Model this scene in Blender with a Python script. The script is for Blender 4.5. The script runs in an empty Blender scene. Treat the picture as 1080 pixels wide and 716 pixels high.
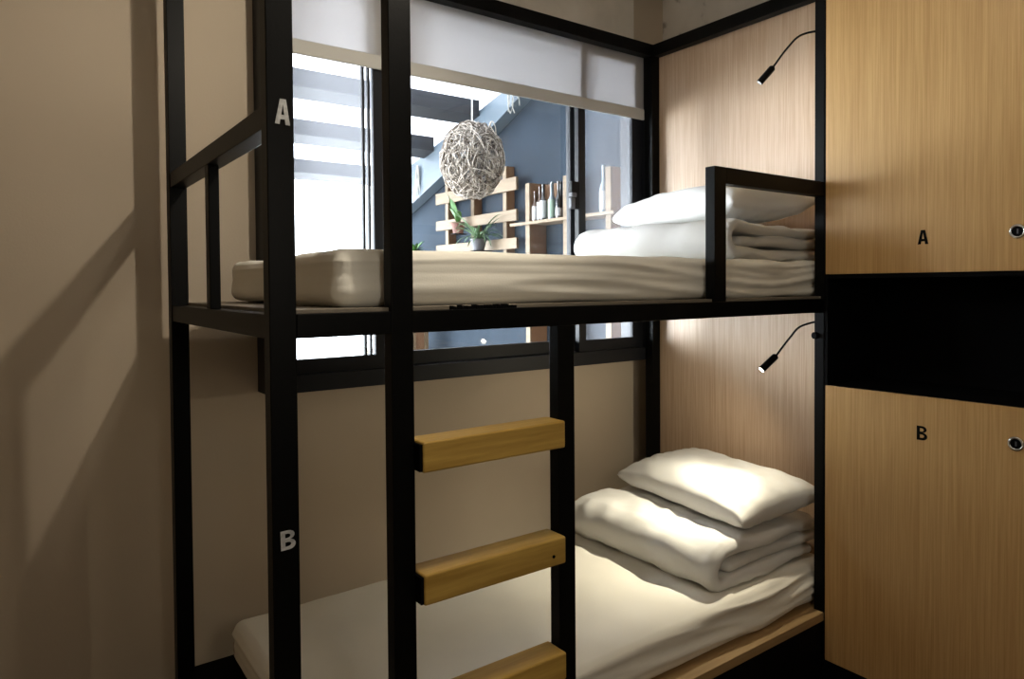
import bpy, bmesh, math, random
from mathutils import Vector, Matrix, noise
random.seed(7)
S = bpy.context.scene
COL = S.collection

# ------------------------------------------------------------------ materials
def new_mat(name):
    m = bpy.data.materials.new(name); m.use_nodes = True
    nt = m.node_tree; b = nt.nodes.get('Principled BSDF')
    return m, nt, b

def plain(name, col, rough=.5, metal=0., spec=.5, vary=0., vscale=(8, 8, 8), bump=0., bscale=60.):
    m, nt, b = new_mat(name)
    b.inputs['Base Color'].default_value = (*col, 1)
    b.inputs['Roughness'].default_value = rough
    b.inputs['Metallic'].default_value = metal
    b.inputs['Specular IOR Level'].default_value = spec
    tc = nt.nodes.new('ShaderNodeTexCoord')
    if vary:
        mp = nt.nodes.new('ShaderNodeMapping'); mp.inputs['Scale'].default_value = vscale
        n = nt.nodes.new('ShaderNodeTexNoise'); n.inputs['Scale'].default_value = 1; n.inputs['Detail'].default_value = 4
        cr = nt.nodes.new('ShaderNodeValToRGB')
        cr.color_ramp.elements[0].position = .3; cr.color_ramp.elements[1].position = .7
        cr.color_ramp.elements[0].color = (*[c * (1 - vary) for c in col], 1)
        cr.color_ramp.elements[1].color = (*[min(1, c * (1 + vary)) for c in col], 1)
        L = nt.links.new
        L(tc.outputs['Object'], mp.inputs['Vector']); L(mp.outputs[0], n.inputs['Vector'])
        L(n.outputs['Fac'], cr.inputs[0]); L(cr.outputs[0], b.inputs['Base Color'])
    if bump:
        n2 = nt.nodes.new('ShaderNodeTexNoise'); n2.inputs['Scale'].default_value = bscale; n2.inputs['Detail'].default_value = 3
        bp = nt.nodes.new('ShaderNodeBump'); bp.inputs['Strength'].default_value = bump; bp.inputs['Distance'].default_value = .01
        nt.links.new(tc.outputs['Object'], n2.inputs['Vector']); nt.links.new(n2.outputs['Fac'], bp.inputs['Height'])
        nt.links.new(bp.outputs[0], b.inputs['Normal'])
    return m

def wood(name, dark, light, scale, rough=.5, wave=None):
    """streaky grain: noise stretched along one axis, two octaves"""
    m, nt, b = new_mat(name); L = nt.links.new
    tc = nt.nodes.new('ShaderNodeTexCoord')
    mp = nt.nodes.new('ShaderNodeMapping'); mp.inputs['Scale'].default_value = scale
    n = nt.nodes.new('ShaderNodeTexNoise'); n.inputs['Scale'].default_value = 1; n.inputs['Detail'].default_value = 5
    n.inputs['Roughness'].default_value = .65
    mp2 = nt.nodes.new('ShaderNodeMapping'); mp2.inputs['Scale'].default_value = tuple(s * .22 for s in scale)
    n2 = nt.nodes.new('ShaderNodeTexNoise'); n2.inputs['Scale'].default_value = 1; n2.inputs['Detail'].default_value = 2
    mx = nt.nodes.new('ShaderNodeMath'); mx.operation = 'MULTIPLY_ADD'; mx.inputs[1].default_value = .78
    mul = nt.nodes.new('ShaderNodeMath'); mul.operation = 'MULTIPLY'; mul.inputs[1].default_value = .22
    cr = nt.nodes.new('ShaderNodeValToRGB')
    cr.color_ramp.elements[0].position = .36; cr.color_ramp.elements[1].position = .64
    cr.color_ramp.elements[0].color = (*dark, 1); cr.color_ramp.elements[1].color = (*light, 1)
    L(tc.outputs['Object'], mp.inputs['Vector']); L(mp.outputs[0], n.inputs['Vector'])
    L(tc.outputs['Object'], mp2.inputs['Vector']); L(mp2.outputs[0], n2.inputs['Vector'])
    L(n2.outputs['Fac'], mul.inputs[0]); L(n.outputs['Fac'], mx.inputs[0]); L(mul.outputs[0], mx.inputs[2])
    L(mx.outputs[0], cr.inputs[0]); L(cr.outputs[0], b.inputs['Base Color'])
    b.inputs['Roughness'].default_value = rough
    b.inputs['Specular IOR Level'].default_value = .35
    return m

def glass(name, haze=0., hazecol=(.9, .93, 1), refl=1.):
    m = bpy.data.materials.new(name); m.use_nodes = True
    nt = m.node_tree; nt.nodes.clear(); L = nt.links.new
    out = nt.nodes.new('ShaderNodeOutputMaterial')
    tr = nt.nodes.new('ShaderNodeBsdfTransparent'); tr.inputs[0].default_value = (.93, .96, .97, 1)
    gl = nt.nodes.new('ShaderNodeBsdfGlossy'); gl.inputs['Roughness'].default_value = .02
    fr = nt.nodes.new('ShaderNodeFresnel'); fr.inputs['IOR'].default_value = 1.25
    mx = nt.nodes.new('ShaderNodeMixShader')
    L(fr.outputs[0], mx.inputs[0]); L(tr.outputs[0], mx.inputs[1]); L(gl.outputs[0], mx.inputs[2])
    last = mx
    if haze:
        tl = nt.nodes.new('ShaderNodeBsdfTranslucent'); tl.inputs[0].default_value = (*hazecol, 1)
        m2 = nt.nodes.new('ShaderNodeMixShader'); m2.inputs[0].default_value = haze
        L(mx.outputs[0], m2.inputs[1]); L(tl.outputs[0], m2.inputs[2]); last = m2
    L(last.outputs[0], out.inputs[0])
    return m

def sheet(name, col, transl=.5, transp=0.):
    m = bpy.data.materials.new(name); m.use_nodes = True
    nt = m.node_tree; nt.nodes.clear(); L = nt.links.new
    out = nt.nodes.new('ShaderNodeOutputMaterial')
    d = nt.nodes.new('ShaderNodeBsdfDiffuse'); d.inputs[0].default_value = (*col, 1)
    t = nt.nodes.new('ShaderNodeBsdfTranslucent'); t.inputs[0].default_value = (*col, 1)
    mx = nt.nodes.new('ShaderNodeMixShader'); mx.inputs[0].default_value = transl
    L(d.outputs[0], mx.inputs[1]); L(t.outputs[0], mx.inputs[2]); last = mx
    if transp:
        tr = nt.nodes.new('ShaderNodeBsdfTransparent'); m2 = nt.nodes.new('ShaderNodeMixShader'); m2.inputs[0].default_value = transp
        L(mx.outputs[0], m2.inputs[1]); L(tr.outputs[0], m2.inputs[2]); last = m2
    L(last.outputs[0], out.inputs[0])
    return m

def emit(name, col, strength):
    m, nt, b = new_mat(name)
    b.inputs['Emission Color'].default_value = (*col, 1); b.inputs['Emission Strength'].default_value = strength
    return m

M_black = plain('black_powder_coat', (.002, .002, .002),   .42, spec=.11, bump=.04, bscale=180)
M_matte = plain('black_laminate', (.0025, .0025, .003), .7, spec=.06)
M_frame = plain('charcoal_aluminium', (.006, .007, .010), .5, spec=.25)
M_grey = plain('grey_zinc', (.09, .09, .10), .5)
M_steel = plain('brushed_steel', (.62, .62, .6), .25, metal=1)
M_wall = plain('beige_paint', (.49, .41, .315), .85, spec=.15, vary=.05, vscale=(1.3, 1.3, 1.3), bump=.05, bscale=120)
M_lam = wood('oak_laminate', (.445, .26, .095), (.59, .37, .155), (190, 190, 3.2), .42)
M_lam2 = wood('pale_oak_laminate', (.42, .285, .18), (.575, .42, .295), (190, 190, 3.2), .42)
M_ply = wood('plywood_edge', (.30, .19, .085), (.42, .28, .13), (1.5, 40, 60), .55)
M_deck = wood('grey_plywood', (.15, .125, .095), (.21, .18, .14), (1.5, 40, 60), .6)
M_step = wood('oiled_oak', (.40, .24, .05), (.62, .40, .10), (2.2, 30, 38), .42)
M_cot = plain('white_cotton', (.72, .71, .685), .9, spec=.15, vary=.02, vscale=(5, 5, 5), bump=.05, bscale=260)
M_sheetc = plain('ivory_sheet', (.83, .80, .72), .9, spec=.15, vary=.03, vscale=(4, 4, 4), bump=.05, bscale=260)
M_blind = sheet('blind_fabric', (.54, .53, .535), .04)
M_hem = plain('blind_hem', (.42, .41, .385), .8)
M_floor = wood('floor_boards', (.11, .075, .045), (.17, .12, .07), (2, 18, 18), .5)
M_ceil = plain('ceiling_paint', (.6, .56, .5), .9)
M_let_grey = plain('faded_grey_print', (.45, .45, .45), .7, vary=.25, vscale=(90, 90, 90))
M_let_blk = plain('black_vinyl', (.003, .003, .003), .6, spec=.05)
M_lens = emit('lamp_lens', (1, .9, .66), 25)
M_lens_off = plain('clear_lens', (.7, .7, .72), .15)
M_glass = glass('window_glass')
M_hazy = glass('hazy_window_glass', .035)  # clear pane with a little translucent white mixed in
M_haze_left = glass('hazier_window_glass', .055)  # left pane, slightly more translucent white
M_conc = plain('blue_grey_render', (.0175, .0235, .0315), .9, spec=.05, vary=.2, vscale=(2.2, 2.2, 2.2), bump=0)
M_beam = plain('blue_grey_steel_paint', (.052, .073, .094), .6)
M_purlin = plain('dark_steel', (.005, .0065, .010), .6)
M_roof = sheet('milky_polycarbonate', (.95, .95, 1), .7, .45)
M_terr = plain('terrace_floor', (.55, .55, .55), .8, vary=.1)
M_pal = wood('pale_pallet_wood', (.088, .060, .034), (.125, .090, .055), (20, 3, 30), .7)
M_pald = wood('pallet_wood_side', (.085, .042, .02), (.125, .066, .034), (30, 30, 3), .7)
M_wick, _nt, _b = new_mat('dried_wicker')
_g = _nt.nodes.new('ShaderNodeNewGeometry'); _r = _nt.nodes.new('ShaderNodeValToRGB')
_r.color_ramp.elements[0].color = (.05, .035, .025, 1); _r.color_ramp.elements[1].color = (.42, .37, .32, 1)
_r.color_ramp.elements[0].position = .15; _r.color_ramp.elements[1].position = .8
_nt.links.new(_g.outputs['Random Per Island'], _r.inputs[0]); _nt.links.new(_r.outputs[0], _b.inputs['Base Color'])
_b.inputs['Roughness'].default_value = .8
M_leaf = plain('leaf_green', (.03, .09, .015), .5, vary=.35, vscale=(20, 20, 20))
M_leaf2 = plain('spider_leaf', (.05, .10, .04), .5, vary=.4, vscale=(25, 25, 25))
M_terra = plain('terracotta', (.09, .035, .024), .8, vary=.2)
M_darkpot = plain('dark_pot', (.03, .03, .035), .6)
M_darkwall = plain('darkened_wall', (.03, .027, .024), .8)  # unseen wall behind the camera, darkened so black posts reflect little
M_white = plain('white_ceramic', (.8, .8, .78), .4)
M_red = plain('red_plastic', (.55, .03, .06), .5)
M_moss = plain('dried_moss', (.30, .29, .26), .9)
M_bbrown = plain('brown_bottle_glass', (.035, .014, .006), .12, spec=.6)
M_bdark = plain('dark_bottle_glass', (.012, .012, .012), .12, spec=.6)
M_bclear = plain('frosted_bottle_glass', (.14, .165, .18), .2, spec=.6)
M_lab = plain('paper_label', (.24, .24, .24), .7)
M_labg = plain('pale_green_label', (.15, .21, .165), .7)
M_cord = plain('white_cord', (.75, .75, .75), .6)
M_stain = plain('concrete_stain', (.50, .43, .345), .9)

# stained plaster above the window: beige paint with a dark dirty run near the corner
def stain_paint():
    m, nt, b = new_mat('stained_plaster'); L = nt.links.new
    tc = nt.nodes.new('ShaderNodeTexCoord'); sep = nt.nodes.new('ShaderNodeSeparateXYZ')
    L(tc.outputs['Object'], sep.inputs[0])
    n = nt.nodes.new('ShaderNodeTexNoise'); n.inputs['Scale'].default_value = 5; n.inputs['Detail'].default_value = 5
    L(tc.outputs['Object'], n.inputs['Vector'])
    base = nt.nodes.new('ShaderNodeValToRGB')
    base.color_ramp.elements[0].position = .35; base.color_ramp.elements[1].position = .7
    base.color_ramp.elements[0].color = (.64, .59, .52, 1); base.color_ramp.elements[1].color = (.76, .71, .635, 1)
    L(n.outputs['Fac'], base.inputs[0])
    n3 = nt.nodes.new('ShaderNodeTexNoise'); n3.inputs['Scale'].default_value = 9; n3.inputs['Detail'].default_value = 3
    L(tc.outputs['Object'], n3.inputs['Vector'])
    wob = nt.nodes.new('ShaderNodeMath'); wob.operation = 'MULTIPLY_ADD'; wob.inputs[1].default_value = .16; 
    L(n3.outputs['Fac'], wob.inputs[0]); L(sep.outputs['X'], wob.inputs[2])
    sub = nt.nodes.new('ShaderNodeMath'); sub.operation = 'SUBTRACT'; sub.inputs[1].default_value = 2.615
    L(wob.outputs[0], sub.inputs[0])
    ab = nt.nodes.new('ShaderNodeMath'); ab.operation = 'ABSOLUTE'; L(sub.outputs[0], ab.inputs[0])
    r = nt.nodes.new('ShaderNodeValToRGB')
    r.color_ramp.elements[0].position = .0; r.color_ramp.elements[1].position = .018
    r.color_ramp.elements[0].color = (.75, .75, .75, 1); r.color_ramp.elements[1].color = (0, 0, 0, 1)
    L(ab.outputs[0], r.inputs[0])
    mx = nt.nodes.new('ShaderNodeMixRGB'); mx.inputs[2].default_value = (.16, .13, .10, 1)
    L(r.outputs[0], mx.inputs[0]); L(base.outputs[0], mx.inputs[1]); L(mx.outputs[0], b.inputs['Base Color'])
    b.inputs['Roughness'].default_value = .9
    return m
M_plaster = stain_paint()

# ------------------------------------------------------------------ object helpers
def tag(o, label=None, cat=None, group=None, kind=None):
    if label: o['label'] = label
    if cat: o['category'] = cat
    if group: o['group'] = group
    if kind: o['kind'] = kind
    return o

def thing(name, loc, label=None, cat=None, group=None, kind=None):
    o = bpy.data.objects.new(name, None); COL.objects.link(o); o.location = loc
    o.empty_display_size = .1
    return tag(o, label, cat, group, kind)

def world_origin(o):
    v = Vector((0, 0, 0))
    while o: v = v + o.location; o = o.parent
    return v

def obj(name, bm, mat, parent=None, smooth=False, loc=None, angle=None):
    """link bm (in world coordinates) as one mesh object; its origin is loc (default: parent's origin, or bounding-box base)"""
    base = world_origin(parent) if parent else Vector((0, 0, 0))
    if loc is None:
        if parent: loc = base
        else:
            vs = [v.co for v in bm.verts]
            loc = Vector(((min(v.x for v in vs) + max(v.x for v in vs)) / 2, (min(v.y for v in vs) + max(v.y for v in vs)) / 2, min(v.z for v in vs)))
    loc = Vector(loc)
    bmesh.ops.translate(bm, verts=bm.verts, vec=-loc)
    bmesh.ops.recalc_face_normals(bm, faces=bm.faces)
    me = bpy.data.meshes.new(name); bm.to_mesh(me); bm.free()
    me.materials.append(mat)
    if smooth:
        for p in me.polygons: p.use_smooth = True
        if angle: 
            try: me.set_sharp_from_angle(angle=angle)
            except Exception: pass
    o = bpy.data.objects.new(name, me); COL.objects.link(o)
    o.location = loc - base
    if parent: o.parent = parent
    return o

def box(x0, x1, y0, y1, z0, z1, bev=0., bm=None, seg=2):
    tmp = bmesh.new()
    bmesh.ops.create_cube(tmp, size=1)
    for v in tmp.verts:
        v.co = Vector((x0 + (v.co.x + .5) * (x1 - x0), y0 + (v.co.y + .5) * (y1 - y0), z0 + (v.co.z + .5) * (z1 - z0)))
    if bev: bmesh.ops.bevel(tmp, geom=tmp.edges[:], offset=bev, segments=seg, affect='EDGES', profile=.5)
    if bm is None: return tmp
    join(bm, tmp); return bm

def join(bm, other):
    me = bpy.data.meshes.new('tmp'); other.to_mesh(me); other.free(); bm.from_mesh(me); bpy.data.meshes.remove(me)
    return bm

def tube(pts, rad, bm=None, seg=10, caps=True, closed=False):
    own = bm is None
    if own: bm = bmesh.new()
    pts = [Vector(p) for p in pts]; n = len(pts)
    rads = rad if isinstance(rad, (list, tuple)) else [rad] * n
    rings = []; up = Vector((0, 0, 1))
    prev = None
    for i, p in enumerate(pts):
        if closed: t = (pts[(i + 1) % n] - pts[i - 1]).normalized()
        else: t = (pts[min(i + 1, n - 1)] - pts[max(i - 1, 0)]).normalized()
        if prev is None:
            a = t.cross(up)
            if a.length < .05: a = t.cross(Vector((1, 0, 0)))
        else: a = prev - t * prev.dot(t)
        a.normalize(); prev = a.copy(); b = t.cross(a)
        rings.append([bm.verts.new(p + (a * math.cos(2 * math.pi * k / seg) + b * math.sin(2 * math.pi * k / seg)) * rads[i]) for k in range(seg)])
    m = n if closed else n - 1
    for i in range(m):
        A, B = rings[i], rings[(i + 1) % n]
        for k in range(seg): bm.faces.new((A[k], A[(k + 1) % seg], B[(k + 1) % seg], B[k]))
    if caps and not closed:
        bm.faces.new(list(reversed(rings[0]))); bm.faces.new(rings[-1])
    return bm

def lathe(prof, c, seg=20, bm=None):
    """prof: (r, z) list; revolved about the vertical through c"""
    if bm is None: bm = bmesh.new()
    rings = []
    for r, z in prof:
        r = max(r, .0004)
        rings.append([bm.verts.new((c[0] + r * math.cos(2 * math.pi * k / seg), c[1] + r * math.sin(2 * math.pi * k / seg), c[2] + z)) for k in range(seg)])
    for A, B in zip(rings, rings[1:]):
        for k in range(seg): bm.faces.new((A[k], A[(k + 1) % seg], B[(k + 1) % seg], B[k]))
    bm.faces.new(list(reversed(rings[0]))); bm.faces.new(rings[-1])
    return bm

def spline(pts, n=24):
    P = [Vector(p) for p in pts]; P = [P[0] * 2 - P[1]] + P + [P[-1] * 2 - P[-2]]
    out = []; segs = len(P) - 3
    for i in range(n + 1):
        f = i / n * segs; k = min(int(f), segs - 1); t = f - k
        a, b, c, d = P[k:k + 4]
        out.append(.5 * ((2 * b) + (c - a) * t + (2 * a - 5 * b + 4 * c - d) * t * t + (3 * b - a - 3 * c + d) * t ** 3))
    return out

def prism(poly, axis, lo, hi):
    """extrude a 2D polygon along an axis (poly in the two other axes, in xyz order)"""
    bm = bmesh.new()
    def P(a, b, h):
        return {'x': (h, a, b), 'y': (a, h, b), 'z': (a, b, h)}[axis]
    A = [bm.verts.new(P(a, b, lo)) for a, b in poly]; B = [bm.verts.new(P(a, b, hi)) for a, b in poly]
    bm.faces.new(A); bm.faces.new(list(reversed(B)))
    for i in range(len(poly)): bm.faces.new((A[i], B[i], B[(i + 1) % len(poly)], A[(i + 1) % len(poly)]))
    return bm

def letter(ch, org, ux, uy, w, h, t):
    """condensed bold A / B as a thin raised shape; org = lower-left corner, ux / uy unit directions"""
    if ch == 'A':
        outer = [(0, 0), (.30, 0), (.345, .20), (.655, .20), (.70, 0), (1, 0), (.70, 1), (.30, 1)]
        holes = [[(.40, .38), (.60, .38), (.5, .80)]]
    else:
        def arc(cx, cy, rx, ry, n=7): return [(cx + rx * math.sin(a), cy - ry * math.cos(a)) for a in [math.pi * k / n for k in range(n + 1)]]
        outer = [(0, 0)] + arc(.55, .27, .45, .27) + arc(.52, .765, .42, .235)[1:] + [(0, 1)]
        holes = [[(.30, .17)] + arc(.50, .285, .20, .115) + [(.30, .40)], [(.30, .61)] + arc(.48, .725, .18, .115) + [(.30, .84)]]
    bm = bmesh.new(); ed = []
    o = Vector(org); ux = Vector(ux); uy = Vector(uy)
    for loop in [outer] + holes:
        vs = [bm.verts.new(o + ux * (a * w) + uy * (b * h)) for a, b in loop]
        for i in range(len(vs)): ed.append(bm.edges.new((vs[i], vs[(i + 1) % len(vs)])))
    bmesh.ops.triangle_fill(bm, use_beauty=True, use_dissolve=False, edges=ed)
    nrm = ux.cross(uy).normalized()
    r = bmesh.ops.extrude_face_region(bm, geom=bm.faces[:])
    bmesh.ops.translate(bm, verts=[e for e in r['geom'] if isinstance(e, bmesh.types.BMVert)], vec=nrm * t)
    return bm

def N(x, y, z): return noise.noise(Vector((x, y, z)))
def fbm(x, y, z, o=3):
    s = 0; a = 1
    for _ in range(o):
        s += a * N(x, y, z); x *= 2.1; y *= 2.1; z *= 2.1; a *= .5
    return s
def ridge(x, y, z): return 1 - abs(N(x, y, z)) * 2

# ------------------------------------------------------------------ soft goods
def rounded_slab(x0, x1, y0, y1, z0, z1, r, step, disp):
    bm = bmesh.new()
    def ax(a, b, step=step):
        n = max(2, int(round((b - a) / step)))
        core = [a + (b - a) * i / n for i in range(n + 1)]
        extra = [a + r * k for k in (.15, .35, .6, .85)] + [b - r * k for k in (.15, .35, .6, .85)]
        return sorted(set([round(v, 5) for v in core + extra]))
    X, Y, Z = ax(x0, x1, .016), ax(y0, y1), ax(z0, z1, .0075)
    cache = {}
    def V(x, y, z):
        k = (x, y, z)
        if k not in cache:
            q = Vector((min(max(x, x0 + r), x1 - r), min(max(y, y0 + r), y1 - r), min(max(z, z0 + r), z1 - r)))
            p = Vector((x, y, z)); d = p - q
            n = d.normalized() if d.length > 1e-6 else Vector((0, 0, 1))
            if d.length > 1e-6: p = q + n * r
            cache[k] = bm.verts.new(p + n * disp(p, n))
        return cache[k]
    def quad(A, B, f):
        for i in range(len(A) - 1):
            for j in range(len(B) - 1):
                bm.faces.new((f(A[i], B[j]), f(A[i + 1], B[j]), f(A[i + 1], B[j + 1]), f(A[i], B[j + 1])))
    for z in (Z[0], Z[-1]): quad(X, Y, lambda a, b: V(a, b, z))
    for y in (Y[0], Y[-1]): quad(X, Z, lambda a, b: V(a, y, b))
    for x in (X[0], X[-1]): quad(Y, Z, lambda a, b: V(x, a, b))
    return bm

def sheet_disp(seed, x_hi, strength=1.):
    """creases of a fitted sheet: long nearly horizontal pulls on the sides, gathered at the right-hand end"""
    def f(p, n):
        side = max(0, 1 - abs(n.z))
        near = math.exp(-((x_hi - .15 - p.x) / .62) ** 2)
        d = .004 * fbm(p.x * 3 + seed, p.y * 3, p.z * 3)
        t = p.z + (x_hi - p.x) * .13 * near + .01 * N(p.x * 3, 0, seed)
        c = ridge(p.x * .8 + seed, t * 13, seed); c2 = ridge(p.x * 1.7 + seed, t * 31, seed + 4)
        d += strength * side * ((.0065 + .014 * near) * (c * c - .45) + .004 * (c2 - .5) + .010 * near * (c2 * abs(c2) - .4))
        top = ridge(p.x * 3.2 + p.y * 1.3, p.y * 4.2 - p.x * 1.2, seed)
        d += strength * (1 - side) * .009 * (top - .5) * (.35 + near * 1.2)
        d += strength * .005 * (1 - abs(n.z) * .4) * N(p.x * 7 + seed, p.y * 7, p.z * 16) * (.3 + near)
        if abs(n.y) > .5 and p.y < .5: d = min(d, .012)
        return d
    return f

def pillow(name, c, a, b, h, rz, tilt, seed, label, squash=.85):
    """a: half width (x), b: half length (y), h: half thickness; rests on its flatter underside at c.z"""
    n = 46; bm = bmesh.new()
    R = Matrix.Rotation(rz, 3, 'Z') @ Matrix.Rotation(tilt, 3, 'Y')
    def P(u, v, s):
        pu, pv = 1 - abs(u) ** 2.4, 1 - abs(v) ** 4.0
        th = h * (max(pu, 0) * max(pv, 0)) ** .33
        ear = 1 + .055 * (abs(u * v)) ** 2
        x = a * u * ear * (1 - .055 * (1 - v * v)); y = b * v * ear * (1 - .03 * (1 - u * u))
        edge = max(abs(u), abs(v)) ** 4
        w = .010 * fbm(x * 6 + seed, y * 6, seed * 1.7 + s) * (1 - edge)
        w += .007 * (ridge(x * 5 + y * 9 + seed, y * 3 - x * 6, seed) - .5) * (1 - edge) * (.3 + edge + abs(v) ** 3)
        # creases that run in from the end seams
        w += .006 * abs(v) ** 5 * math.sin(u * 23 + seed) * (1 - edge ** 3)
        z = s * (th * (1 if s > 0 else squash) + w)
        z += .012 * fbm(u * 1.3 + seed, v * 1.3, 9) 
        return R @ Vector((x, y, z))
    def row(s): return [[None] * (n + 1) for _ in range(n + 1)]
    top, bot = row(1), row(-1)
    def sp(i): 
        t = -1 + 2 * i / n; return math.sin(t * math.pi / 2) * .55 + t * .45
    for i in range(n + 1):
        for j in range(n + 1):
            u, v = sp(i), sp(j)
            if i in (0, n) or j in (0, n):
                q = (P(u, v, 1) + P(u, v, -1)) / 2
                top[i][j] = bot[i][j] = bm.verts.new(q)
            else:
                top[i][j] = bm.verts.new(P(u, v, 1)); bot[i][j] = bm.verts.new(P(u, v, -1))
    for g, f in ((top, 1), (bot, 0)):
        for i in range(n):
            for j in range(n):
                q = (g[i][j], g[i + 1][j], g[i + 1][j + 1], g[i][j + 1])
                bm.faces.new(q if f else q[::-1])
    zmin = min(v.co.z for v in bm.verts)
    for v in bm.verts: v.co += Vector((c[0], c[1], c[2] - zmin))
    o = obj(name, bm, M_cot, smooth=True)
    # seam welt round the edge
    return tag(o, label, 'pillow')

def duvet(name, x0, x1, y0, y1, z0, q, seed, label):
    """a quilt folded over: an outer layer wrapped round the left (low x) side, a second layer tucked inside it, open at the right"""
    bm = bmesh.new()
    h = q * .52                                    # half thickness of the cloth
    xl = x0 + q + h
    def strip(cl, hh, ya, yb, sd, amp, rr):
        loop = [(c, nv, 1) for c, nv in cl]
        c, nv = cl[-1]; tv = (cl[-1][0] - cl[-2][0]).normalized()
        for k in range(1, 8):
            a = math.pi * k / 8; loop.append((c, nv * math.cos(a) + tv * math.sin(a), 1))
        loop += [(c, -nv, 0) for c, nv in reversed(cl)]
        c, nv = cl[0]; tv = (cl[0][0] - cl[1][0]).normalized()
        for k in range(1, 8):
            a = math.pi * k / 8; loop.append((c, -nv * math.cos(a) + tv * math.sin(a), 1))
        m = 54
        ys = [ya + (yb - ya) * i / m for i in range(m + 1)]
        ys += [ya + rr * k for k in (.04, .12, .25, .45, .7)] + [yb - rr * k for k in (.04, .12, .25, .45, .7)]
        ys = sorted(set(ys)); rings = []
        for y in ys:
            e = min(y - ya, yb - y)
            s = math.sqrt(max(0, 1 - (1 - e / rr) ** 2)) if e < rr else 1.
            s = .10 + .90 * s
            ring = []
            for (c, nv, outer) in loop:
                x = c.x + nv.x * hh * s; z = c.y + nv.y * hh * s
                w = 0
                if outer:
                    w = amp * (.010 * fbm(x * 5 + sd, y * 5, sd + z * 6) + .009 * (ridge(x * 6 - y * 2.5 + sd, y * 7 + x, sd) - .55))
                    endw = max(0, 1 - e / .16)
                    w += amp * .010 * endw * (ridge(x * 12 + z * 9 + sd, z * 26, sd + 2) - .5)
                sag = .009 * N(x * 3 + seed, y * 2.2, 4) + .010 * N(x * 5, y * 1.2, sd) * (1 if amp > .5 else .6)
                endv = max(0, 1 - e / .12)
                yy = y + endv * (.020 * N(x * 4.5, z * 5, sd + 5) + .005 * N(x * 15, z * 12, sd))
                fx = .02 * N(y * 2.5, seed, 1) * max(0, 1 - (x - x0) / .3)
                ring.append(bm.verts.new((x + nv.x * w * s + fx, yy, z + nv.y * w * s + sag)))
            rings.append(ring)
        for A, B in zip(rings, rings[1:]):
            for k in range(len(A)): bm.faces.new((A[k], A[(k + 1) % len(A)], B[(k + 1) % len(A)], B[k]))
        nc = len(cl)
        for rg in (rings[0], rings[-1]):          # close each end layer by layer, never across the slit
            for i in range(nc - 1):
                bm.faces.new((rg[i], rg[i + 1], rg[2 * nc + 7 - 2 - i], rg[2 * nc + 7 - 1 - i]))
            bm.faces.new(rg[nc - 1:nc + 8]); bm.faces.new([rg[0]] + [rg[k] for k in range(len(rg) - 1, 2 * nc + 5, -1)])
    nL = 30
    cl = []
    for i in range(nL + 1):
        t = i / nL; x = (x1 - h) + (xl - x1 + h) * t
        cl.append((Vector((x, q + .010 * (t - .5))), Vector((0, 1))))
    for i in range(1, 14):
        a = math.pi / 2 + math.pi * i / 14
        cl.append((Vector((xl + q * math.cos(a), q * math.sin(a))), Vector((math.cos(a), math.sin(a)))))
    for i in range(nL + 1):
        t = i / nL; cl.append((Vector((xl + (x1 - .03 - h - xl) * t, -q)), Vector((0, -1))))
    strip(cl, h, y0, y1, seed, 1., .05)
    cm = [(Vector((x1 + .012 - h + (xl + .035 - x1 + h) * i / nL, 0)), Vector((0, 1))) for i in range(nL + 1)]
    strip(cm, q * .47, y0 + .012, y1 - .01, seed + 11, .55, .04)
    zmin = sorted(v.co.z for v in bm.verts)[len(bm.verts) // 14]
    for v in bm.verts: v.co.z = max(v.co.z - zmin, 0) + z0 + .001
    o = obj(name, bm, M_cot, smooth=True)
    return tag(o, label, 'duvet')

# ------------------------------------------------------------------ the room
def struct(name, bm, m, smooth=False, loc=(0, 0, 0), parent=None):
    o = obj(name, bm, m, parent, smooth, loc=loc if parent is None else None)
    if parent is None: o['kind'] = 'structure'
    return o

XL, XR, YF, YB, ZC = -1.45, 2.57, -2.7, 1.25, 3.2
WX0, WX1, WZ0, WZ1 = .325, 2.34, 1.21, 2.86          # window opening
struct('floor', box(XL - .1, XR + .1, YF - .1, YB + .07, -.1, 0), M_floor)
struct('ceiling', box(XL - .1, XR + .1, YF - .1, YB + .07, ZC, ZC + .1), M_ceil)
wb = box(XL, WX0, YB, YB + .07, 0, ZC)
box(WX1, XR, YB, YB + .07, 0, ZC, bm=wb); box(WX0, WX1, YB, YB + .07, 0, WZ0, bm=wb)
struct('wall_back', wb, M_wall)
struct('wall_lintel', box(WX0, WX1, YB, YB + .07, WZ1, ZC), M_plaster)['label'] = 'stained plaster lintel above the window'
struct('wall_right', box(XR, XR + .1, YF, YB + .07, 0, ZC), M_plaster)
struct('wall_left', box(XL - .1, XL, YF, YB + .07, 0, ZC), M_wall)
struct('wall_front', box(XL, XR, YF - .1, YF, 0, ZC), M_darkwall)

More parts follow.
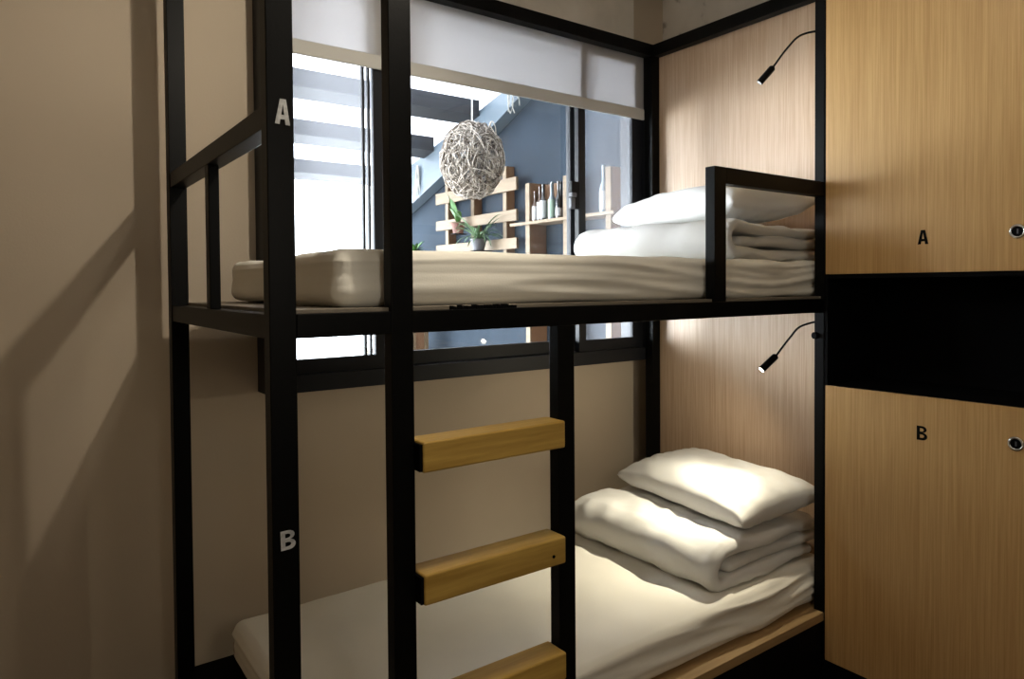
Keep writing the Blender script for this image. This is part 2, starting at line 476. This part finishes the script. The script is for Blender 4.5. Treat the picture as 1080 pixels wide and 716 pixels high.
# window: frame, three sashes, one pane each
win = thing('window_1', (1.3, 1.16, WZ0), kind='structure')
win['label'] = 'wide black aluminium sliding window behind the bunk bed'
f = box(WX0, .365, 1.115, 1.30, WZ0, WZ1)
box(2.285, WX1, 1.118, 1.30, WZ0, WZ1, bm=f); box(.365, 2.285, 1.118, 1.30, WZ0, 1.275, bm=f); box(.365, 2.285, 1.13, 1.30, 2.79, WZ1, bm=f)
obj('window_frame', f, M_frame, win)
def sash(x0, x1, y0, y1, sl, sr, mat, hy):
    b = box(x0, x0 + sl, y0, y1, 1.275, 2.79); box(x1 - sr, x1, y0, y1, 1.275, 2.79, bm=b)
    box(x0 + sl, x1 - sr, y0, y1, 1.275, 1.331, bm=b); box(x0 + sl, x1 - sr, y0, y1, 2.74, 2.79, bm=b)
    s = obj('sash', b, M_frame, win)
    obj('window_pane', box(x0 + sl - .004, x1 - sr + .004, hy, hy + .004, 1.327, 2.744), mat, s)
    return s
ls = sash(.365, .83, 1.140, 1.168, .02, .072, M_haze_left, 1.152)
obj('glazing_bead', box(.736, .745, 1.142, 1.160, 1.331, 2.74, bm=box(.712, .722, 1.142, 1.160, 1.331, 2.74)), M_frame, ls)
sash(.80, 1.862, 1.192, 1.222, .13, .03, M_glass, 1.205)
sr_ = sash(1.84, 2.285, 1.140, 1.168, .045, .075, M_hazy, 1.152)
# crescent latch of the right-hand sash
lt = box(1.788, 1.840, 1.128, 1.15, 1.975, 2.11, .004)
obj('window_latch', lt, M_black, win)
k = box(1.775, 1.806, 1.112, 1.14, 2.03, 2.052, .004); box(1.779, 1.804, 1.122, 1.146, 1.976, 2.028, .004, bm=k)
obj('latch_lever', k, M_grey, win)

# roller blind hanging in front of the panes
bl = thing('roller_blind', (1.3, 1.128, 2.47), 'white translucent roller blind half lowered over the window', 'blind')
bf = bmesh.new()
n = 60
for zz in range(2): pass
cols = []
for i in range(n + 1):
    x = .368 + (2.283 - .368) * i / n
    w = .0025 * N(x * 4, 0, 1)
    cols.append([bf.verts.new((x, 1.126 + w * (1 - j / 6), 2.522 + (2.80 - 2.522) * j / 6)) for j in range(7)])
for A, B in zip(cols, cols[1:]):
    for j in range(6): bf.faces.new((A[j], B[j], B[j + 1], A[j + 1]))
r = bmesh.ops.solidify(bf, geom=bf.faces[:], thickness=.0012)
obj('blind_fabric', bf, M_blind, bl, smooth=False)
obj('hem_bar', box(.368, 2.283, 1.119, 1.131, 2.466, 2.5225, .004), M_hem, bl)
obj('roller_tube', tube([(.368, 1.128, 2.82), (2.283, 1.128, 2.82)], .0125, seg=14), M_hem, bl)

# ------------------------------------------------------------------ bunk bed
PT = 2.845
bed = thing('bunk_bed', (1.15, .55, 0), 'black metal framed double bunk with oak ladder steps under the window', 'bunk bed')
def bar(name, x0, x1, y0, y1, z0, z1, mat=M_black, bev=.002, label=None):
    o = obj(name, box(x0, x1, y0, y1, z0, z1, bev), mat, bed)
    if label: o['label'] = label
    return o
DT, DB = 1.5454, 1.494
pf = bar('post', 0, .056, 0, .039, 0, PT)                    # front left, carries the letters
bar('post', 0, .053, 1.064, 1.117, 0, PT)                    # back left
bar('post', 2.064, 2.12, 0, .039, 0, PT)                     # front right
bar('post', 2.281, 2.337, 1.064, 1.117, 0, PT)               # back right
bar('ladder_rail', .272, .3285, -.0015, .0375, 0, PT - .06)
bar('ladder_rail', .7625, .820, 0, .039, 0, DB)
bar('deck_rail', .056, 2.064, 0, .039, DB, DT)
bar('deck_rail', .053, 2.281, 1.072, 1.117, DB, DT)
bar('deck_rail', .003, .050, .039, 1.064, DB, DT)
bar('deck_rail', 2.285, 2.333, .039, 1.064, DB, DT)
bar('top_rail', .056, 2.064, 0, .039, PT - .06, PT)
bar('top_rail', .053, 2.281, 1.064, 1.117, PT - .06, PT)
bar('top_rail', .0, .053, .039, 1.064, PT - .06, PT)
bar('top_rail', 2.290, 2.337, .0, 1.064, PT - .06, PT)
bar('top_rail', 2.12, 2.290, 0, .039, PT - .06, PT)
bar('end_rail', .003, .050, .039, 1.064, 1.932, 1.980)
bar('baluster', .006, .034, .545, .585, DT, 1.932)
g1 = bar('guard_post', 1.421, 1.479, 0, .039, DT, 1.9855)
bar('guard_rail', 1.479, 2.064, 0, .039, 1.932, 1.9855)
o = bar('bed_deck', .05, 2.333, .012, 1.072, DT, DT + .009, M_deck, .001); o['label'] = 'plywood deck under the upper mattress'
o = bar('bed_deck', .19, 2.333, .0, 1.117, .316, .349, M_ply, .002); o['label'] = 'plywood deck under the lower mattress'
bar('under_deck_filler', .056, 2.06, .004, .022, 0, .316, M_matte)  # black board added to keep the space under the deck black
bar('under_deck_filler', .003, .022, .039, 1.06, 0, .316, M_matte)
bar('under_deck_filler', .022, .188, .022, 1.10, .27, .314, M_matte)  # black plate added to keep the corner beside the mattress black
# anti-slip strip along the edge where one climbs in
sm = bmesh.new()
for i in range(46):
    x = .436 + .19 * i / 45
    box(x - .0032, x + .0032, .002 + .003 * random.random(), .014, DT - .005 * random.random(), DT + .006 + .005 * random.random(), bm=sm)
o = obj('grip_strip', sm, M_matte, bed)
# oak headboards
bar('headboard_panel', 2.335, 2.352, .0, 1.10, .349, DB, M_lam2, .001, 'oak laminate headboard of the lower bunk')
bar('headboard_panel', 2.335, 2.352, .0, 1.10, DT + .009, PT - .06, M_lam2, .001, 'oak laminate headboard of the upper bunk')
bar('side_panel', 2.12, 2.335, .0, .012, .349, DB, M_lam, .001)
bar('side_panel', 2.12, 2.335, .0, .012, DT + .009, PT - .06, M_lam, .001)
# ladder steps, each with two black angle brackets and screws
for zt in (1.244, .936, .624):
    st = obj('ladder_step', box(.333, .758, -.034, .045, zt - .072, zt, .005, seg=3), M_step, bed)
    bk = box(.3255, .3335, -.030, .043, zt - .068, zt - .006); obj('bracket', bk, M_matte, st)
    bk = box(.7575, .7635, -.002, .043, zt - .068, zt - .006); obj('bracket', bk, M_matte, st)
    if abs(zt - .936) < .01: sc = tube([(.715, -.0335, zt - .045), (.715, -.036, zt - .045)], .0045, seg=10); o = obj('screw', sc, M_matte, st)
# small round switch on the front right post
obj('switch_button', tube([(2.066, .030, 1.405), (2.052, .034, 1.405)], .013, seg=14), M_matte, bed)
# stencilled letters on the front left post
o = obj('bunk_letter', letter('A', (.0165, -.0002, 1.937), (1, 0, -.04), (.03, 0, 1), .031, .052, .0012), M_let_grey, pf); o['label'] = 'grey stencilled letter A'
o = obj('bunk_letter', letter('B', (.0165, -.0002, 1.056), (1, 0, .03), (-.02, 0, 1), .031, .040, .0012), M_let_grey, pf); o['label'] = 'grey stencilled letter B'

# ------------------------------------------------------------------ bedding
o = obj('mattress', rounded_slab(.165, 2.255, .056, 1.0, DT + .010, 1.690, .034, .025, sheet_disp(3.1, 2.27)), M_sheetc, smooth=True)
tag(o, 'mattress in an ivory fitted sheet on the upper bunk', 'mattress')
o = obj('mattress', rounded_slab(.15, 2.27, .055, .985, .350, .492, .036, .025, sheet_disp(8.7, 2.27, 1.1)), M_sheetc, smooth=True)
tag(o, 'mattress in a pale fitted sheet on the lower bunk', 'mattress')
duvet('folded_duvet', 1.60, 2.25, .10, .93, 1.690, .047, 1.3, 'white folded duvet on the upper mattress')
duvet('folded_duvet', 1.56, 2.24, .12, .93, .492, .053, 6.2, 'white folded duvet on the lower mattress lit by the lamp')
pillow('pillow', (2.035, .525, 1.830), .215, .370, .094, math.radians(-9), math.radians(-3), 2.4, 'white pillow on the upper folded duvet')
pillow('pillow', (2.035, .49, .655), .215, .385, .084, math.radians(-10), math.radians(-7), 5.9, 'white pillow on the lower folded duvet in lamplight')

# ------------------------------------------------------------------ reading lamps
def lamp(pts, tip, lens, label):
    t = thing('reading_lamp', pts[0], label, 'reading lamp', 'gooseneck reading lamps of the bunks')
    p0 = Vector(pts[0])
    obj('mounting_base', tube([p0 - Vector((0, .0, 0)), p0 + Vector((0, .018, 0))], .022, seg=18), M_black, t, smooth=True, angle=.6)
    sp = spline([p0 + Vector((0, .016, 0))] + [Vector(p) for p in pts[1:]], 40)
    obj('gooseneck', tube(sp, .0042, seg=10), M_black, t, smooth=True, angle=.9)
    a = Vector(pts[-1]); b = Vector(tip); d = (b - a).normalized()
    h = tube([a - d * .004, a, a + d * .004, b - d * .001, b], [.008, .0125, .0135, .0135, .0125], seg=18)
    hd = obj('lamp_head', h, M_black, t, smooth=True, angle=.6)
    ln = obj('lamp_lens', tube([b - d * .002, b + d * .0015], .0105, seg=18), lens, hd)
    return b, d
lamp([(2.20, .013, 2.56), (2.17, .065, 2.590), (2.12, .13, 2.583), (2.09, .172, 2.537), (2.055, .213, 2.465)], (2.022, .250, 2.409), M_lens_off,
     'black gooseneck reading lamp above the upper bunk, off')
tip, dr = lamp([(2.20, .013, 1.43), (2.17, .06, 1.456), (2.12, .128, 1.434), (2.09, .158, 1.388), (2.034, .184, 1.316)], (1.98, .212, 1.263), M_lens,
     'black gooseneck reading lamp above the lower bunk, lit')

# ------------------------------------------------------------------ lockers
LX = 2.064
lk = thing('locker_cabinet', (2.25, -.5, 0), 'oak fronted locker cabinet with doors marked A and B', 'locker')
Y0, Y1 = -.74, -.002
cb = box(LX + .02, 2.44, Y0, Y0 + .018, 0, PT); box(LX + .001, 2.44, Y1 - .012, Y1, 0, PT, bm=cb)
box(2.43, 2.44, Y0, Y1, 0, PT, bm=cb); box(LX + .02, 2.44, Y0, Y1, PT - .018, PT, bm=cb)
box(LX + .004, 2.43, Y0, Y1 - .012, 1.622, 1.637, bm=cb); box(LX + .004, 2.43, Y0, Y1 - .012, 1.2035, 1.2185, bm=cb)
box(LX + .012, 2.43, Y0, Y1 - .012, 0, .168, bm=cb)
obj('carcass', cb, M_matte, lk)
def door(z0, z1, ch, zl, zlock):
    d = obj('door', box(LX, LX + .018, Y0, Y1 - .004, z0, z1, .001), M_lam, lk)
    o = obj('door_letter', letter(ch, (LX + .0003, -.3335, zl), (0, -1, 0), (0, 0, 1), .034, .048, .001), M_let_blk, d)
    o['label'] = 'black letter ' + ch
    c = Vector((LX, -.622, zlock))
    ring = bmesh.new()
    tube([c + Vector((-.0025, .0185 * math.cos(a), .0185 * math.sin(a))) for a in [2 * math.pi * k / 28 for k in range(28)]], .0042, ring, seg=8, closed=True)
    lkr = obj('lock_ring', ring, M_steel, d, smooth=True)
    obj('lock_core', tube([c + Vector((.002, 0, 0)), c + Vector((-.003, 0, 0))], .0165, seg=24), M_matte, d)
    obj('key_slot', box(LX - .0036, LX - .0028, -.624, -.620, zlock - .007, zlock + .007), M_grey, d)
door(1.6375, PT - .02, 'A', 1.732, 1.757)
door(.170, 1.2185, 'B', 1.070, 1.107)

# ------------------------------------------------------------------ terrace outside the window
TX = 2.60
ROOF = lambda y: 3.323 - .219 * (y - 1.3)
struct('wall_terrace', box(TX, TX + .15, 1.34, 3.745, 0, 3.6), M_conc)['label'] = 'blue grey rendered terrace wall'
struct('wall_terrace', box(TX + .004, TX + .15, 3.752, 4.62, 0, 3.6), M_conc)['label'] = 'far panel of the blue grey terrace wall'
struct('ground', box(-3.5, 2.75, 1.34, 7.5, -.12, -.02), M_terr)
rp = prism([(1.34, ROOF(1.34) + .07), (4.75, ROOF(4.75) + .07), (4.75, ROOF(4.75) + .08), (1.34, ROOF(1.34) + .08)], 'x', -1.6, 2.6)
struct('roof', rp, M_roof)['label'] = 'milky sloping terrace roof'
bmw = prism([(4.62, ROOF(4.62) - .42), (3.05, 2.70), (2.30, 3.01), (1.9, 3.16), (1.9, ROOF(1.9)), (4.62, ROOF(4.62) - .02)], 'x', 2.49, 2.598)
struct('beam', bmw, M_beam)['label'] = 'sloping blue grey beam under the terrace roof'
for i, y in enumerate((1.75, 2.42, 3.09, 3.79, 4.52)):
    pb = prism([(y - .085, ROOF(y - .085) - .05), (y + .085, ROOF(y + .085) - .05), (y + .085, ROOF(y + .085) + .065), (y - .085, ROOF(y - .085) + .065)], 'x', -1.6, 2.485)
    o = struct('beam', pb, M_purlin); o['label'] = 'dark cross beam under the terrace roof'

# wicker pendant
C = Vector((1.776, 2.0, 2.338))
pl = thing('pendant_lamp', (C.x, C.y, C.z + .23), 'round woven wicker ball pendant hanging outside the window', 'pendant lamp')
wk = bmesh.new()
rnd = random.Random(4)
for i in range(135):
    ax_ = Vector((rnd.gauss(0, 1), rnd.gauss(0, 1), rnd.gauss(0, 1))).normalized()
    e1 = ax_.orthogonal().normalized(); e2 = ax_.cross(e1)
    off = rnd.uniform(-.15, .15); rr = math.sqrt(.18 ** 2 - off ** 2); ph = rnd.random() * 6
    pts = []
    for k in range(30):
        a = 2 * math.pi * k / 30
        p = ax_ * (off + .012 * math.sin(3 * a + ph)) + (e1 * math.cos(a) + e2 * math.sin(a)) * (rr + .008 * math.sin(5 * a + ph) + rnd.uniform(-.004, .004))
        p.z *= 1.2
        pts.append(C + p)
    tube(pts, rnd.uniform(.0017, .0030), wk, seg=5, closed=True)
for i in range(5):
    a = rnd.uniform(-.4, 1.2); p = C + Vector((.10 * math.cos(a), .06 * math.sin(a), .19))
    tube(spline([p, p + Vector((.03, .0, .05)), p + Vector((.06 * rnd.random() + .02, .01, .03)), p + Vector((.07, .01, -.03))], 10), .003, wk, seg=5)
obj('wicker_shade', wk, M_wick, pl, smooth=True)['label'] = 'woven wicker ball shade'
obj('cord', tube([(C.x, C.y, C.z + .20), (C.x, C.y, ROOF(2.0) + .06)], .004, seg=8), M_cord, pl)
obj('lamp_socket', lathe([(.012, .20), (.02, .185), (.022, .10), (.016, .09)], C, 14), M_white, pl, smooth=True, angle=.7)

# wooden pallet fixed to the wall
pt = thing('wooden_pallet', (2.55, 3.13, 1.0), 'pale wooden pallet fixed to the blue grey terrace wall', 'pallet')
for y in (2.713, 3.150, 3.545):
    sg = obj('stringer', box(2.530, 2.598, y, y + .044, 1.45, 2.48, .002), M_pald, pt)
    obj('lit_front_edge', box(2.522, 2.5295, y, y + .044, 1.45, 2.48, .002), M_pal, sg)  # pale strip: light on the stringer front put into the colour
for z0, z1 in ((2.290, 2.383), (2.072, 2.152), (1.872, 1.950), (1.66, 1.75)):
    obj('slat', box(2.500, 2.5215, 2.556 + .015 * random.random(), 3.712, z0, z1, .003), M_pal, pt)

# bottle shelf
sh = thing('bottle_shelf', (2.5, 2.1, 0), 'narrow wooden wall shelf holding bottles on the terrace', 'shelf')
for y in (2.340, 1.940, 1.548):
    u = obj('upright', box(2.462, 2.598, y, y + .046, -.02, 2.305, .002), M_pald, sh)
    obj('lit_front_edge', box(2.450, 2.4615, y, y + .046, -.02, 2.305, .002), M_pal, u)  # brown plank, pale strip: shaded side and lit front as two colours
obj('shelf_board', box(2.424, 2.449, 1.50, 2.535, 2.020, 2.040, .002), M_pal, sh)
obj('shelf_board', box(2.452, 2.598, 1.988, 2.338, 2.022, 2.040, .001), M_pal, sh)
obj('shelf_board', box(2.452, 2.598, 1.596, 1.938, 2.022, 2.040, .001), M_pal, sh)
obj('back_board', box(2.585, 2.598, 2.19, 2.338, 2.042, 2.300, .001), M_pald, sh)

def bottle(x, y, h, r, gm, lm, label, lab=(.12, .55), neck=.36):
    t = thing('bottle', (x, y, 2.0405), label, 'bottle', 'bottles on the terrace shelf')
    nk = r * .38
    prof = [(r * .9, 0), (r, .006), (r, h * (1 - neck - .14)), (r * .8, h * (1 - neck - .06)), (nk * 1.15, h * (1 - neck + .02)), (nk, h * .93), (nk * 1.2, h * .94), (nk * 1.2, h)]
    obj('bottle_body', lathe(prof, (x, y, 2.0405), 16), gm, t, smooth=True, angle=.8)
    if lm:
        z0, z1 = h * lab[0] * .6, h * lab[1]
        bm = bmesh.new(); s = 20; rings = [[bm.verts.new((x + (r + .0007) * math.cos(2 * math.pi * k / s), y + (r + .0007) * math.sin(2 * math.pi * k / s), 2.0405 + z)) for k in range(s)] for z in (z0, z1)]
        for k in range(s): bm.faces.new((rings[0][k], rings[0][(k + 1) % s], rings[1][(k + 1) % s], rings[1][k]))
        obj('bottle_label', bm, lm, t, smooth=True)
bottle(2.48, 2.314, .205, .021, M_bbrown, M_lab, 'short brown bottle with white label, leftmost on the terrace shelf', (.1, .50))
bottle(2.50, 2.285, .235, .023, M_bbrown, M_lab, 'brown bottle with tall white label, second from left on the shelf')
bottle(2.49, 2.237, .245, .023, M_bdark, M_lab, 'black necked bottle with white label, third from left on the shelf')
bottle(2.542, 2.205, .262, .024, M_bclear, M_lab, 'tall clear frosted bottle in the middle of the shelf row', (.1, .42))
bottle(2.49, 2.150, .240, .023, M_bclear, M_labg, 'clear bottle with pale green label, right of the tall frosted one')
bottle(2.51, 2.100, .250, .022, M_bdark, M_lab, 'dark bottle with narrow white label, next to the right upright', (.14, .30))
bottle(2.555, 2.130, .255, .020, M_bdark, None, 'dark unlabelled bottle behind the pale green labelled one')
bottle(2.48, 1.640, .285, .026, M_bclear, M_lab, 'clear bottle standing alone at the right end of the shelf', (.1, .45))

# potted plants hung on the pallet
def pot(t, c, r, h, m):
    obj('pot', lathe([(r * .7, 0), (r, h), (r * 1.08, h), (r * 1.08, h + .012), (r * .9, h + .012), (r * .85, h - .005)], c, 18), m, t, smooth=True, angle=.6)
def blade(bm, p0, dirv, L, w, droop, up):
    d = Vector(dirv).normalized(); n = 9
    side = d.cross(Vector((0, 0, 1))); side.normalize(); prev = None
    for k in range(n + 1):
        t = k / n
        p = Vector(p0) + d * (L * t * (1 - .2 * t)) + Vector((0, 0, up * L * t - droop * L * t * t))
        ww = w * math.sin(math.pi * min(1, .12 + .88 * t)) ** .8 + .0005
        c = [bm.verts.new(p - side * ww + Vector((0, 0, ww * .35))), bm.verts.new(p), bm.verts.new(p + side * ww + Vector((0, 0, ww * .35)))]
        if prev:
            for i in range(2): bm.faces.new((prev[i], prev[i + 1], c[i + 1], c[i]))
        prev = c
pc = (2.435, 3.245, 2.02)
t = thing('potted_plant', pc, 'broad leaved plant in a terracotta pot hung on the pallet', 'plant')
pot(t, pc, .055, .075, M_terra)
lf = bmesh.new()
for (dx, dy, L, w, dr_, up) in ((-.15, .6, .12, .03, .9, 2.6), (-.6, .15, .09, .026, .9, 2.3), (-.3, -.6, .09, .024, .8, 1.9), (.1, .7, .10, .022, .7, 2.0), (-.5, -.2, .12, .024, .9, 2.5), (-.2, .2, .10, .03, .6, 3.0)):
    blade(lf, (pc[0], pc[1], pc[2] + .07), (dx, dy, 0), L, w, dr_, up)
obj('leaves', lf, M_leaf, t, smooth=True)
obj('stem', tube([(pc[0], pc[1], pc[2] + .06), (pc[0] - .005, pc[1] + .01, pc[2] + .16)], .006, seg=8), M_leaf, t)
pc2 = (2.40, 2.90, 1.872)
t = thing('potted_plant', pc2, 'spiky spider plant in a dark pot at the pallet foot', 'plant')
pot(t, pc2, .06, .07, M_darkpot)
lf = bmesh.new(); rnd = random.Random(11)
for i in range(46):
    a = rnd.random() * 2 * math.pi
    blade(lf, (pc2[0], pc2[1], pc2[2] + .068), (math.cos(a), math.sin(a), 0), rnd.uniform(.16, .32), rnd.uniform(.006, .010), rnd.uniform(.5, 1.0), rnd.uniform(.6, 1.5))
obj('leaves', lf, M_leaf2, t, smooth=True)
# brackets that carry the pots
for o_, c in ((bpy.data.objects['potted_plant'], pc), (t, pc2)):
    hk = box(c[0] - .05, 2.4985, c[1] - .03, c[1] + .03, c[2] - .008, c[2] - .001)
    obj('hanger', hk, M_matte, o_)
# a pale flower head by the pallet, and a little green plant on a stand at the left
def low_plant(c, label, n, seed, L, potm, leafm, r=.05):
    t = thing('potted_plant', c, label, 'plant'); pot(t, c, r, .07, potm)
    lf = bmesh.new(); rn = random.Random(seed)
    for i in range(n):
        a = rn.random() * 2 * math.pi
        blade(lf, (c[0], c[1], c[2] + .065), (math.cos(a), math.sin(a), 0), rn.uniform(.5, 1) * L, .012, rn.uniform(.3, .8), rn.uniform(.6, 1.4))
    obj('leaves', lf, leafm, t, smooth=True)
# tall slim wooden plant stand at the far end of the wall
def stand(x, y, zt, w, label):
    t = thing('plant_stand', (x, y, -.02), label, 'stand')
    obj('stand_top', box(x - w, x + w, y - w, y + w, zt - .02, zt, .003), M_pal, t)
    for sx in (-1, 1):
        for sy in (-1, 1):
            obj('leg', box(x + sx * (w - .025) - .02, x + sx * (w - .025) + .02, y + sy * (w - .025) - .02, y + sy * (w - .025) + .02, -.02, zt - .02, .002), M_pal, t)
    obj('back_panel', box(x - w + .046, x + w - .046, y - w + .01, y - w + .022, .5, zt - .02, .001), M_pald, t)
stand(2.40, 3.90, 1.83, .085, 'tall slim wooden plant stand by the terrace wall')
low_plant((2.40, 3.905, 1.831), 'small bright green plant on the tall wooden stand', 26, 3, .12, M_terra, M_leaf, .045)
stand(2.20, 4.15, 1.06, .11, 'low wooden stand at the far end of the terrace wall')
rb = thing('red_bucket', (2.22, 4.12, 1.0605), 'small red bucket on the low terrace stand', 'bucket')
obj('bucket_body', lathe([(.055, 0), (.075, .14), (.08, .14), (.08, .15), (.07, .15), (.05, .012)], (2.22, 4.12, 1.0605), 20), M_red, rb, smooth=True, angle=.7)
obj('bucket_handle', tube([(2.22 + .076 * math.cos(a), 4.12, 1.0605 + .145 + .07 * math.sin(a)) for a in [math.pi * k / 14 for k in range(15)]], .003, seg=6), M_steel, rb)

# dried hanging tassels
def tassel(c, L, n, spread, label, seed):
    rn = random.Random(seed); bm = bmesh.new()
    for i in range(n):
        a = Vector((rn.uniform(-.3, .3) * spread, rn.uniform(-1, 1) * spread, 0)); l = L * rn.uniform(.45, 1)
        tube(spline([Vector(c) + a * .3, Vector(c) + a + Vector((0, 0, -l * .35)), Vector(c) + a * .8 + Vector((rn.uniform(-.01, .01), rn.uniform(-.02, .02), -l * .7)), Vector(c) + a * 1.1 + Vector((0, rn.uniform(-.03, .03), -l))], 9), .0032, bm, seg=5)
    o = obj('dried_tassel', bm, M_moss); tag(o, label, 'dried plant')
tassel((2.470, 3.97, 2.66), .30, 12, .035, 'wispy dried tassel hanging from the sloping beam at left', 2)
tassel((2.465, 2.52, 3.02), .22, 9, .075, 'fringe of dried white strands hanging under the blind edge', 5)

# ------------------------------------------------------------------ lights
def light(name, typ, loc, energy, col, **kw):
    d = bpy.data.lights.new(name, typ); d.energy = energy; d.color = col
    for k_, v in kw.items(): setattr(d, k_, v)
    o = bpy.data.objects.new(name, d); COL.objects.link(o); o.location = loc
    return o
sp = light('reading_lamp_beam', 'SPOT', tip + dr * .006, 40, (1, .91, .70), spot_size=math.radians(76), spot_blend=1.0, shadow_soft_size=.012)
spill = light('reading_lamp_spill', 'SPOT', tip + dr * .006, 12, (1, .90, .68), spot_size=math.radians(168), spot_blend=.5, shadow_soft_size=.012)
spill.rotation_euler = (Vector((1.62, .72, .75)) - tip).to_track_quat('-Z', 'Y').to_euler()
aim = Vector((1.66, .50, .60)) - tip
sp.rotation_euler = aim.to_track_quat('-Z', 'Y').to_euler()
hb = light('bed_spotlight', 'SPOT', (.565, -.235, 2.70), 37, (1, .90, .74), shadow_soft_size=.022, spot_size=math.radians(128), spot_blend=.5)
hb.rotation_euler = (Vector((-.25, 1.25, 1.75)) - hb.location).to_track_quat('-Z', 'Y').to_euler()
light('ceiling_lamp', 'POINT', (.6, -.432, 3.10), 14, (1, .91, .77), shadow_soft_size=.06)
light('front_fill', 'POINT', (.2, -2.2, 1.95), 27, (1, .90, .74), shadow_soft_size=.3)  # added unseen warm fill from behind the camera

SKY0, SKY1 = 10, 72
w = bpy.data.worlds.new('sky'); S.world = w; w.use_nodes = True
bg = w.node_tree.nodes['Background']
# bright hazy sky, brightest low in the direction of the open side of the terrace
wn = w.node_tree; tcw = wn.nodes.new('ShaderNodeTexCoord')
vd = wn.nodes.new('ShaderNodeVectorMath'); vd.operation = 'DOT_PRODUCT'; vd.inputs[1].default_value = Vector((-.80, .585, .095)).normalized()
mr = wn.nodes.new('ShaderNodeMapRange'); mr.interpolation_type = 'SMOOTHSTEP'
mr.inputs['From Min'].default_value = .87; mr.inputs['From Max'].default_value = 1.0
mr.inputs['To Min'].default_value = SKY0; mr.inputs['To Max'].default_value = SKY1
wn.links.new(tcw.outputs['Generated'], vd.inputs[0]); wn.links.new(vd.outputs['Value'], mr.inputs['Value'])
wn.links.new(mr.outputs[0], bg.inputs[1])
bg.inputs[0].default_value = (.93, .96, 1, 1)

# ------------------------------------------------------------------ camera
cam = bpy.data.cameras.new('camera'); co = bpy.data.objects.new('camera', cam); COL.objects.link(co)
cam.sensor_fit = 'HORIZONTAL'; cam.sensor_width = 36; cam.lens = 733.25 * 36 / 1080
cam.shift_y = -(358 - 317.68) / 1080
yaw, pit, rol = math.radians(35.8023), math.radians(1.2126), math.radians(.4181)
cy, sy = math.cos(yaw), math.sin(yaw)
fw = Vector((sy, cy, 0)); rt = Vector((cy, -sy, 0)); dn = Vector((0, 0, -1))
f2 = fw * math.cos(pit) + dn * math.sin(pit); d2 = dn * math.cos(pit) - fw * math.sin(pit)
r2 = rt * math.cos(rol) + d2 * math.sin(rol); d3 = d2 * math.cos(rol) - rt * math.sin(rol)
Mx = Matrix((r2, -d3, -f2)).transposed().to_4x4(); Mx.translation = Vector((-.4278, -1.44, 1.6))
co.matrix_world = Mx
cam.clip_start = .05; S.camera = co

S.view_settings.view_transform = 'Standard'; S.view_settings.look = 'None'
S.view_settings.gamma = 1; S.view_settings.exposure = 0.0; S.view_settings.use_curve_mapping = False
S.cycles.use_denoising = True
S.cycles.max_bounces = 10; S.cycles.diffuse_bounces = 5; S.cycles.transparent_max_bounces = 16
S.cycles.sample_clamp_indirect = 6
